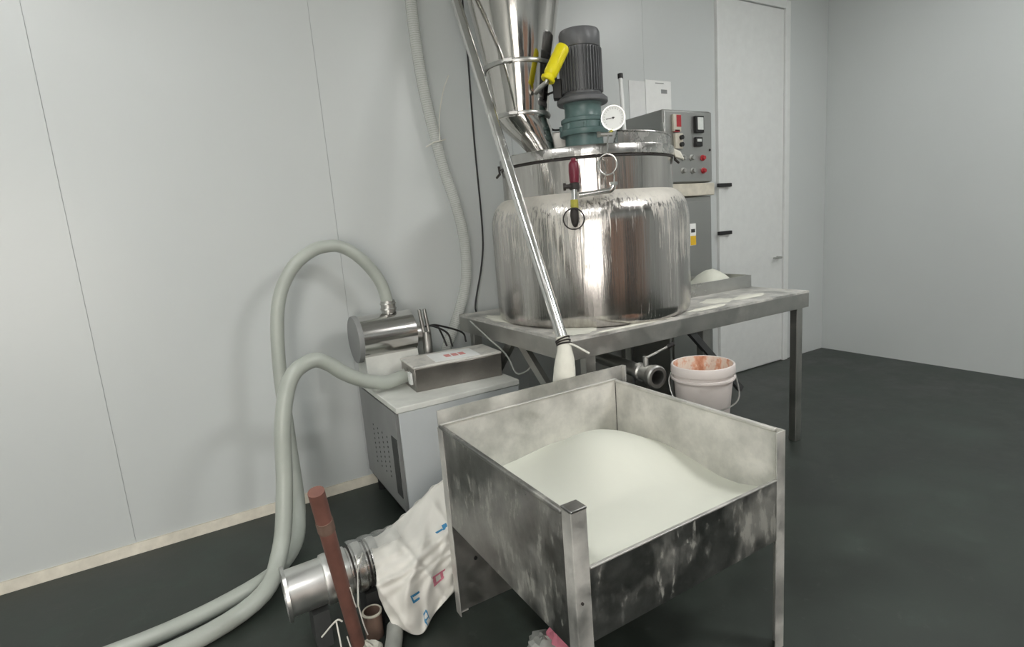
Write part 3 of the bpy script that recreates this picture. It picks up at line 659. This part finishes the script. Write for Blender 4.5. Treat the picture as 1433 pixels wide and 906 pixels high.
MB().cyl((BX0+.015, BY0, .56), (BX0+.015, BY0-.005, .56), .004, n=8).build('rivet', 'gasket', hb)
# powder heap
def hz(x, y):
    g = math.exp(-(abs(x-1.26)/(.19 if x < 1.26 else .33))**2.2 - (abs(y-1.64)/.24)**2.2)
    g2 = math.exp(-((x-1.0)/.35)**2 - ((y-1.25)/.3)**2)
    return .572 + .150*g + .050*g2 + .03*max(0, (1.35-y)/.25) - .03*max(0, (x-1.3)/.3)*(1 if y > 1.25 else max(0, (y-1.1)/.15))
mb = MB(); N = 60; px0, px1, py0, py1 = BX0+T, BX1-T, BY0+.013, BY1-.006
rnd = random.Random(3)
vs = []
for j in range(N+1):
    for i in range(N+1):
        x = px0 + (px1-px0)*i/N; y = py0 + (py1-py0)*j/N
        vs.append((x, y, hz(x, y) + rnd.uniform(-.0006, .0006)))
k0 = len(vs)
fs = [(j*(N+1)+i, j*(N+1)+i+1, (j+1)*(N+1)+i+1, (j+1)*(N+1)+i) for j in range(N) for i in range(N)]
# skirt down to the bin floor
per = [i for i in range(N+1)] + [j*(N+1)+N for j in range(1, N+1)] + [N*(N+1)+i for i in range(N-1, -1, -1)] + [j*(N+1) for j in range(N-1, 0, -1)]
vs += [(vs[p][0], vs[p][1], BZ0+.042) for p in per]
fs += [(per[i], per[(i+1) % len(per)], k0+(i+1) % len(per), k0+i) for i in range(len(per))]
fs.append(tuple(k0+i for i in range(len(per))))
ph = mb.add(vs, fs).build('powder_heap', 'powder', smooth=50); tag(ph, 'large mound of fine white powder filling the open steel bin', 'powder'); ph['kind'] = 'stuff'

# ------------------------------------------------------------------ bucket on a stool
UX, UY, UZ = 1.93, 1.715, .87
sl = thing('step_stool', 'low steel stool under the stained bucket', 'stool', (UX, UY, 0))
MB().box((UX-.16, UY-.16, .565), (UX+.16, UY+.16, .585)).build('seat', 'table', sl, bevel=.004)
for sx in (-1, 1):
    for sy in (-1, 1): MB().bar((UX+sx*.14, UY+sy*.14, .565), (UX+sx*.15, UY+sy*.15, 0), .025, .025, (0, 1, 0)).build('leg', 'table', sl, smooth=0)
MB().bar((UX-.14, UY-.145, .2), (UX+.14, UY-.145, .2), .02, .02).bar((UX-.14, UY+.145, .2), (UX+.14, UY+.145, .2), .02, .02).build('stretcher', 'table', sl, smooth=0)
bk = thing('plastic_bucket', 'milky white plastic bucket stained orange inside, behind the bin', 'bucket', (UX, UY, .586))
MB().lathe([(0, .586), (.105, .586), (.111, .592), (.132, .82), (.132, .83), (.1305, .83), (.1305, .82), (.109, .594), (0, .590)], (UX, UY), 40).build('bucket_wall', 'bucket', bk)
MB().lathe([(.133, .828), (.140, .828), (.142, .834), (.141, .862), (.139, .868), (.135, .870), (.131, .868), (.130, .83)], (UX, UY), 40).lathe([(.136, .80), (.142, .802), (.142, .810), (.134, .813)], (UX, UY), 40).build('rim_band', 'bucket', bk)
MB().lathe([(.1295, .868), (.128, .80), (.118, .70), (0, .695)], (UX, UY), 40).build('paint_residue', 'residue', bk)
ear = Vector((-lat.x, -lat.y, 0))
MB().tube(spline([Vector((UX, UY, .83)) + ear*.140, Vector((UX, UY, .79)) + ear*.155 + n_out*.03, Vector((UX, UY, .72)) + ear*.13 + n_out*.10, Vector((UX, UY, .69)) + n_out*.16, Vector((UX, UY, .72)) - ear*.13 + n_out*.10, Vector((UX, UY, .83)) - ear*.140], 6), .0035, 6).build('wire_handle', 'handle_steel', bk)

# ------------------------------------------------------------------ pump cabinet
PX0, PX1, PY0, PY1, PZ0, PZ1 = .765, 1.47, 2.62, 3.345, .09, .70
pc = thing('pump_cabinet', 'pale grey metal pump cabinet with dusty top beside the bin', 'cabinet', ((PX0+PX1)/2, (PY0+PY1)/2, 0))
MB().box((PX0+.02, PY0+.012, PZ0), (PX1-.012, PY1, PZ1-.03)).build('carcass', 'cab_dark', pc, smooth=0)
MB().box((PX0+.012, PY0, PZ0-.05), (PX1, PY0+.0118, PZ1-.031)).build('front_panel', 'cabinet', pc, bevel=.003)
MB().box((PX0, PY0-.004, PZ1-.03), (PX1+.004, PY1, PZ1)).build('cabinet_top', 'cab_top', pc, bevel=.004)
MB().box((PX1-.0118, PY0+.0121, PZ0), (PX1, PY1, PZ1-.031)).build('end_panel', 'cabinet', pc, smooth=0)
# side door with its notched corner and rows of vent holes
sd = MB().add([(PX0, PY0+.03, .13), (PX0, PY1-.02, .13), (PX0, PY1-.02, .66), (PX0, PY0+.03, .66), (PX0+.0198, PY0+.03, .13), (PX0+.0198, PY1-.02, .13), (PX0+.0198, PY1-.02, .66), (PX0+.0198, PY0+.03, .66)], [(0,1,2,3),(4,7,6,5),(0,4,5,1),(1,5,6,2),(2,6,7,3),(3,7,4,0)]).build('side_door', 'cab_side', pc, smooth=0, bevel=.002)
MB().box((PX0-.003, PY0+.045, .20), (PX0-.0002, PY0+.13, .52)).build('recess_plate', 'cab_dark', sd, smooth=0)
hole = None
for c in range(4):
    for r in range(9):
        y, z = PY0+.22+.085*c, .26+.028*r
        if hole is None: hole = MB().cyl((PX0-.0015, y, z), (PX0-.0001, y, z), .006, n=8).build('vent_hole', 'cab_dark', sd); h0 = (y, z)
        else: inst(hole, sd, (0, y-h0[0], z-h0[1]))
for (x, y) in ((PX0+.06, PY0+.06), (PX1-.06, PY0+.06), (PX0+.06, PY1-.06), (PX1-.06, PY1-.06)):
    MB().cyl((x, y, 0), (x, y, PZ0), .028, n=16).build('foot', 'black', pc)

# side channel pump on top
pu = thing('vacuum_pump', 'polished steel drum pump lying on the pump cabinet', 'pump', (.96, 3.21, PZ1))
yc, zc, rp = 3.215, .965, .130
MB().lathe([(0, .76), (rp-.01, .76), (rp, .765), (rp, 1.085), (rp-.01, 1.09), (0, 1.09)], ax=(1, 0, 0), org=(0, yc, zc), n=56).build('drum', 'drum', pu)
MB().lathe([(0, .745), (rp+.004, .745), (rp+.006, .75), (rp+.006, .772), (rp+.001, .774)], ax=(1, 0, 0), org=(0, yc, zc), n=56).build('end_plate', 'cab_side', pu)
MB().hexa([(.775, yc-.11, PZ1), (1.09, yc-.11, PZ1), (1.09, yc+.10, PZ1), (.775, yc+.10, PZ1)], [(.775, yc-.085, zc-.09), (1.09, yc-.085, zc-.09), (1.09, yc+.09, zc-.09), (.775, yc+.09, zc-.09)]).build('saddle', 'cab_top', pu, smooth=0, bevel=.004)
MB().box((.80, yc-.127, PZ1), (.84, yc-.111, PZ1+.03)).build('clip', 'black', pu)
MB().lathe([(.030, 1.07), (.036, 1.085), (.036, 1.10), (.030, 1.10)], (.966, yc), 24).build('inlet_neck', 'steel', pu)
cf = MB().lathe([(.036, 1.10), (.042, 1.10), (.042, 1.165), (.036, 1.165)], (.968, yc), 24).build('hose_cuff', 'handle_steel', pu)
MB().ring((.968, yc, 1.118), (0, 0, 1), .043, .005, 24, 6).ring((.968, yc, 1.148), (0, 0, 1), .043, .005, 24, 6).build('cuff_clamp', 'steel', cf)
MB().cyl((1.091, yc-.03, .95), (1.15, yc-.03, .95), .055, n=24).cyl((1.155, yc-.08, PZ1), (1.155, yc-.08, .96), .028, n=16).build('motor_boss', 'steel', pu)
for dx in (0, .032): MB().cyl((1.14+dx, yc-.08, .95), (1.125+dx, yc-.08, 1.095), .012, .010, n=10).build('probe', 'handle_steel', pu)
for k, (dx, e) in enumerate(((0, (1.30, 3.10, .845)), (.02, (1.28, 3.14, .845)), (.03, (1.42, 3.16, .845)))):
    MB().tube(spline([(1.15+dx, yc-.08, .99), (1.20+dx, yc-.09, .985), (e[0]-.02, e[1]+.01, .93-.01*k), e], 6), .006, 8).build('pump_cable', 'black', pu)

# filter box in front of the pump
fa = math.radians(-4); fo = (.942, 2.80, PZ1)
fb = thing('filter_box', 'low brown-grey steel box with paper label on cabinet top', 'box', (1.2, 2.93, PZ1))
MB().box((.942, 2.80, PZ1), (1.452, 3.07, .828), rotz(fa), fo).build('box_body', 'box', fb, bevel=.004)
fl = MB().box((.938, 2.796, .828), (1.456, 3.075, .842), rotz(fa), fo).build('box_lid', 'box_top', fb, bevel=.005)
MB().box((1.07, 2.83, .842), (1.33, 3.04, .8432), rotz(fa - .05), fo).build('paper_label', 'paper', fl, smooth=0)
mb = MB()
for k in range(3): mb.box((1.15+.042*k, 2.90, .8433), (1.183+.042*k, 2.965, .8442), rotz(fa - .05), fo)
mb.build('red_lettering', 'redink', fl, smooth=0)
MB().box((.926, 2.84, .735), (.941, 2.89, .80), rotz(fa), fo).build('latch', 'white', fb, bevel=.003)
MB().lathe([(.030, 0), (.038, 0), (.038, .02), (.030, .02)], ax=(-1, 0, 0), org=(.958, 2.97, .765), n=24).build('inlet_collar', 'steel', fb)

# hoses coming from the left
tag(MB().tube(spline([(.968, yc, 1.125), (.964, 3.215, 1.16), (.945, 3.21, 1.257), (.895, 3.205, 1.353), (.822, 3.20, 1.44), (.75, 3.20, 1.492), (.68, 3.19, 1.508), (.58, 3.18, 1.49), (.46, 3.17, 1.40), (.37, 3.16, 1.22), (.33, 3.15, .9), (.32, 3.12, .5), (.30, 3.0, .15), (.22, 2.8, .046), (.0, 2.6, .042), (-.5, 2.5, .042), (-1.4, 2.6, .042)], 6), .034, 18).build('pump_hose', 'milky_hose'), 'milky grey hose arching from the top of the drum pump', 'hose')
tag(MB().tube(spline([(.955, 2.97, .765), (.90, 2.96, .755), (.812, 2.94, .756), (.701, 2.92, .795), (.598, 2.90, .862), (.53, 2.89, .925), (.45, 2.87, .96), (.34, 2.84, .90), (.27, 2.8, .7), (.23, 2.76, .4), (.16, 2.66, .14), (.02, 2.48, .046), (-.4, 2.35, .042), (-1.2, 2.4, .042)], 6), .038, 18).build('filter_hose', 'milky_hose'), 'milky grey hose running along cabinet top into the low box', 'hose')

# ------------------------------------------------------------------ lower left: duct, sack, pipes
du = thing('steel_duct', 'short steel duct with clamp rings lying under the white sack', 'duct', (.42, 2.13, .0))
ax_ = Vector((1, .0, .02)).normalized(); do = Vector((.12, 2.145, .235)); RD = .088
MB().lathe([(RD-.006, 0), (RD, 0), (RD, .355), (RD-.006, .355)], ax=ax_, org=do, n=40).build('duct_tube', 'duct', du)
for h in (.19, .25, .31): MB().ring(do + ax_*h, ax_, RD+.002, .004, 40, 6).build('ring_gap', 'gasket', du)
for h in (.16, .220, .280, .340): MB().lathe([(RD, h-.02), (RD+.008, h-.016), (RD+.010, h), (RD+.008, h+.016), (RD, h+.02)], ax=ax_, org=do, n=40).build('clamp_ring', 'duct', du)
MB().lathe([(RD-.01, .0), (RD+.014, .0), (RD+.016, .012), (RD-.01, .014)], ax=ax_, org=do, n=40).build('end_flange', 'steel', du)
for x in (.20, .40): MB().box((x, 2.08, 0), (x+.06, 2.21, .15)).build('duct_cradle', 'cab_dark', du)

G = [[(0.470, 2.20, 0.300), (0.570, 2.23, 0.315), (0.680, 2.27, 0.345), (0.795, 2.28, 0.405), (0.90, 2.29, 0.44)],
     [(0.448, 2.072, 0.322), (0.545, 2.058, 0.315), (0.655, 2.07, 0.315), (0.765, 2.09, 0.325), (0.87, 2.11, 0.33)],
     [(0.438, 2.019, 0.255), (0.532, 1.968, 0.266), (0.625, 1.975, 0.268), (0.735, 2.01, 0.258), (0.84, 2.03, 0.24)],
     [(0.434, 1.996, 0.179), (0.521, 1.936, 0.197), (0.615, 1.945, 0.204), (0.728, 1.99, 0.195), (0.82, 2.01, 0.17)],
     [(0.462, 1.978, 0.062), (0.550, 1.915, 0.010), (0.625, 1.945, 0.045), (0.74, 1.985, 0.08), (0.82, 2.005, 0.08)]]
def cr(a, b, c, d, t): return 0.5*((2*b) + (c-a)*t + (2*a-5*b+4*c-d)*t*t + (3*b-a-3*c+d)*t**3)
def patch(G, u, v):
    m_, n_ = len(G)-1, len(G[0])-1
    i = min(int(u), m_-1); j = min(int(v), n_-1); fu, fv = u-i, v-j
    def P(r, c): return Vector(G[min(max(r, 0), m_)][min(max(c, 0), n_)])
    col = [cr(P(i+k-1, j-1), P(i+k-1, j), P(i+k-1, j+1), P(i+k-1, j+2), fv) for k in range(4)]
    return cr(*col, fu)
def sackpt(u, v):
    p = patch(G, u, v)
    def ridge(x): return 1 - abs(math.sin(x))
    k = min(1, u/1.0)
    fold = k*(.022*ridge(1.05*v + .55*u + .4)**3 + .020*ridge(1.7*v - .8*u + 1.9)**4 + .016*ridge(.5*v + 1.25*u)**3 + .010*ridge(2.9*v + .35*u*u)**2)
    fold += .006*math.sin(7*v + 2*math.sin(2*u)) + .004*math.sin(13*u + 5*v)
    q = p + Vector((-.3, -.75, .5))*fold
    q.z = max(q.z, .006); return q
sk2 = thing('woven_sack', 'crumpled white woven sack with blue and pink print by bin leg', 'sack', (.6, 2.05, 0))
NU, NV = 56, 56
mb = MB(); vs = [sackpt(4*i/NU, 4*j/NV) for i in range(NU+1) for j in range(NV+1)]
mb.add(vs, [(i*(NV+1)+j, i*(NV+1)+j+1, (i+1)*(NV+1)+j+1, (i+1)*(NV+1)+j) for i in range(NU) for j in range(NV)])
mb.build('sack_front', 'sack', sk2, smooth=80, solid=.003)
# rear side of the sack, falling to the floor
mb = MB(); vs = []
for i in range(13):
    for j in range(NV+1):
        p = sackpt(0, 4*j/NV); t = i/12
        vs.append(Vector((p.x + .02*t, p.y + .10*t + .01*math.sin(9*j/NV*4), max(.004, p.z*(1-t**1.4)))))
mb.add(vs, [(i*(NV+1)+j, i*(NV+1)+j+1, (i+1)*(NV+1)+j+1, (i+1)*(NV+1)+j) for i in range(12) for j in range(NV)])
mb.build('sack_rear', 'sack', sk2, smooth=80, solid=.003)
def print_patch(name, mat, quads):
    mb = MB()
    for (u0, v0, u1, v1, sh) in quads:
        n = 6; vs = []
        for i in range(n+1):
            for j in range(n+1):
                u = u0 + (u1-u0)*i/n; v = v0 + (v1-v0)*j/n + sh*i/n
                e = .004; p = sackpt(u, v); nn = (sackpt(u, v+e)-p).cross(sackpt(u+e, v)-p).normalized()
                if nn.y > 0: nn = -nn
                vs.append(p + nn*.0032)
        mb.add(vs, [(i*(n+1)+j, i*(n+1)+j+1, (i+1)*(n+1)+j+1, (i+1)*(n+1)+j) for i in range(n) for j in range(n)])
    mb.build(name, mat, sk2, smooth=80)
print_patch('blue_print', 'blue', [(1.02, 2.80, 1.22, 3.05, .05), (1.12, 2.50, 1.19, 2.80, .05)])
print_patch('blue_print', 'blue', [(3.14, 1.18, 3.19, 1.5, .02), (3.26, 1.15, 3.31, 1.45, .02), (3.14, 1.12, 3.31, 1.18, .02)])
print_patch('blue_print', 'blue', [(3.60, 1.42, 3.92, 1.47, .04), (3.60, 1.62, 3.86, 1.66, .04), (3.60, 1.47, 3.66, 1.62, .0), (3.76, 1.50, 3.80, 1.64, .0)])
print_patch('pink_print', 'pink', [(3.02, 2.20, 3.08, 2.75, -.02), (3.24, 2.20, 3.30, 2.65, -.02), (3.08, 2.20, 3.24, 2.30, 0), (3.08, 2.50, 3.24, 2.62, 0)])
# thin plastic film over the duct
mb = MB(); n = 24
vs = []
for i in range(n+1):
    for j in range(13):
        a = math.radians(55 + 80*j/12); h = .25 + .20*i/n
        rr = RD + .017 + .006*math.sin(i*.9 + j*.7)
        vs.append(do + ax_*h + Vector((0, -math.cos(a), math.sin(a)))*rr)
mb.add(vs, [(i*13+j, i*13+j+1, (i+1)*13+j+1, (i+1)*13+j) for i in range(n) for j in range(12)])
tag(mb.build('plastic_film', 'film', smooth=80), 'thin clear plastic film draped over the steel duct', 'film')

bp_ = thing('brown_pipe', 'reddish brown pipe leaning beside the steel duct', 'pipe', (.31, 1.9, 0))
b0, b1 = Vector((.318, 1.905, .09)), Vector((.225, 1.70, .80))
MB().tube([b0, b0.lerp(b1, .5), b1], [.023, .024, .025], 16).build('pipe_shaft', 'brown', bp_)
MB().tube([b0.lerp(b1, .78), b0.lerp(b1, .84)], .027, 16).build('pipe_sleeve', 'brown_in', bp_)
sg = MB()
sg.tube(spline([b0.lerp(b1, .42) + Vector((.02, -.02, 0)), Vector((.32, 1.84, .28)), Vector((.36, 1.96, .33)), Vector((.40, 2.03, .36))], 5), .002, 6)
sg.tube(spline([Vector((.325, 1.84, .28)), Vector((.345, 1.90, .33)), Vector((.37, 2.0, .37))], 5), .002, 6)
sg.tube(spline([Vector((.325, 1.84, .28)), Vector((.335, 1.85, .2)), Vector((.35, 1.88, .13))], 5), .0025, 6)
sg.tube(spline([b0.lerp(b1, .1) + Vector((-.03, -.01, .0)), Vector((.285, 1.86, .1)), Vector((.28, 1.85, .02))], 5), .0025, 6)
sg.tube(spline([b0.lerp(b1, .2) + Vector((-.03, 0, 0)), Vector((.25, 1.87, .24)), Vector((.20, 1.9, .18))], 5), .003, 6)
sg.tube(spline([Vector((.25, 1.87, .24)), Vector((.25, 1.84, .15)), Vector((.25, 1.84, .04))], 5), .003, 6)
sg.build('string_ties', 'string', bp_)
# crumpled rag under the pipe end
mb = MB(); n = 14; vs = []
for i in range(7):
    for j in range(n):
        a = 2*PI*j/n; ph_ = i/6*PI*.5; r = (.062*math.cos(ph_))*(1+random.uniform(-.15, .2))
        vs.append((.345 + r*math.cos(a), 1.925 + r*.8*math.sin(a), .004 + .055*math.sin(ph_)*(1+random.uniform(-.1, .3))))
mb.add(vs, [(i*n+j, i*n+(j+1) % n, (i+1)*n+(j+1) % n, (i+1)*n+j) for i in range(6) for j in range(n)])
tag(mb.build('crumpled_rag', 'sock', smooth=30), 'crumpled white rag under the end of the brown pipe', 'rag')
cu = thing('pipe_stub', 'short upright cardboard-brown pipe stub with pale rim', 'pipe stub', (.405, 2.03, 0))
MB().lathe([(.030, 0), (.034, 0), (.036, .105)], (.405, 2.03), 24).lathe([(.036, .105), (.031, .107), (.030, .02), (0, .02)], (.405, 2.03), 24).build('stub_wall', 'brown_in', cu)
MB().lathe([(.031, .101), (.038, .101), (.039, .107), (.036, .111), (.031, .109)], (.405, 2.03), 24).build('stub_rim', 'cream', cu)
tag(MB().tube(spline([(.475, 1.985, .034), (.455, 1.93, .034), (.425, 1.86, .034), (.38, 1.76, .034), (.31, 1.64, .034)], 5), .032, 18).build('grey_pipe', 'grey_pipe'), 'smooth grey pipe lying on floor under the sack corner', 'pipe')
# pink scrap bag under the bin
sc = thing('scrap_bag', 'small crumpled grey and pink plastic scrap under the bin', 'scrap', (.93, 1.44, 0))
def lump(cx, cy, r, h, sd):
    R2 = random.Random(sd); mb = MB(); n = 14; vs = []
    for i in range(7):
        for j in range(n):
            a = 2*PI*j/n; p_ = i/6*PI/2; q_ = 1 + R2.uniform(-.2, .2)
            vs.append((cx + r*math.cos(p_)*q_*math.cos(a), cy + r*math.cos(p_)*q_*math.sin(a), .003 + h*math.sin(p_)*q_))
    return mb.add(vs, [(i*n+j, i*n+(j+1) % n, (i+1)*n+(j+1) % n, (i+1)*n+j) for i in range(6) for j in range(n)])
lump(.90, 1.56, .075, .06, 1).build('grey_film', 'grey_pipe', sc, smooth=30)
lump(.945, 1.535, .045, .11, 2).build('pink_film', 'pink', sc, smooth=30)

for o in bpy.data.objects:
    if '_org' in o: del o['_org']
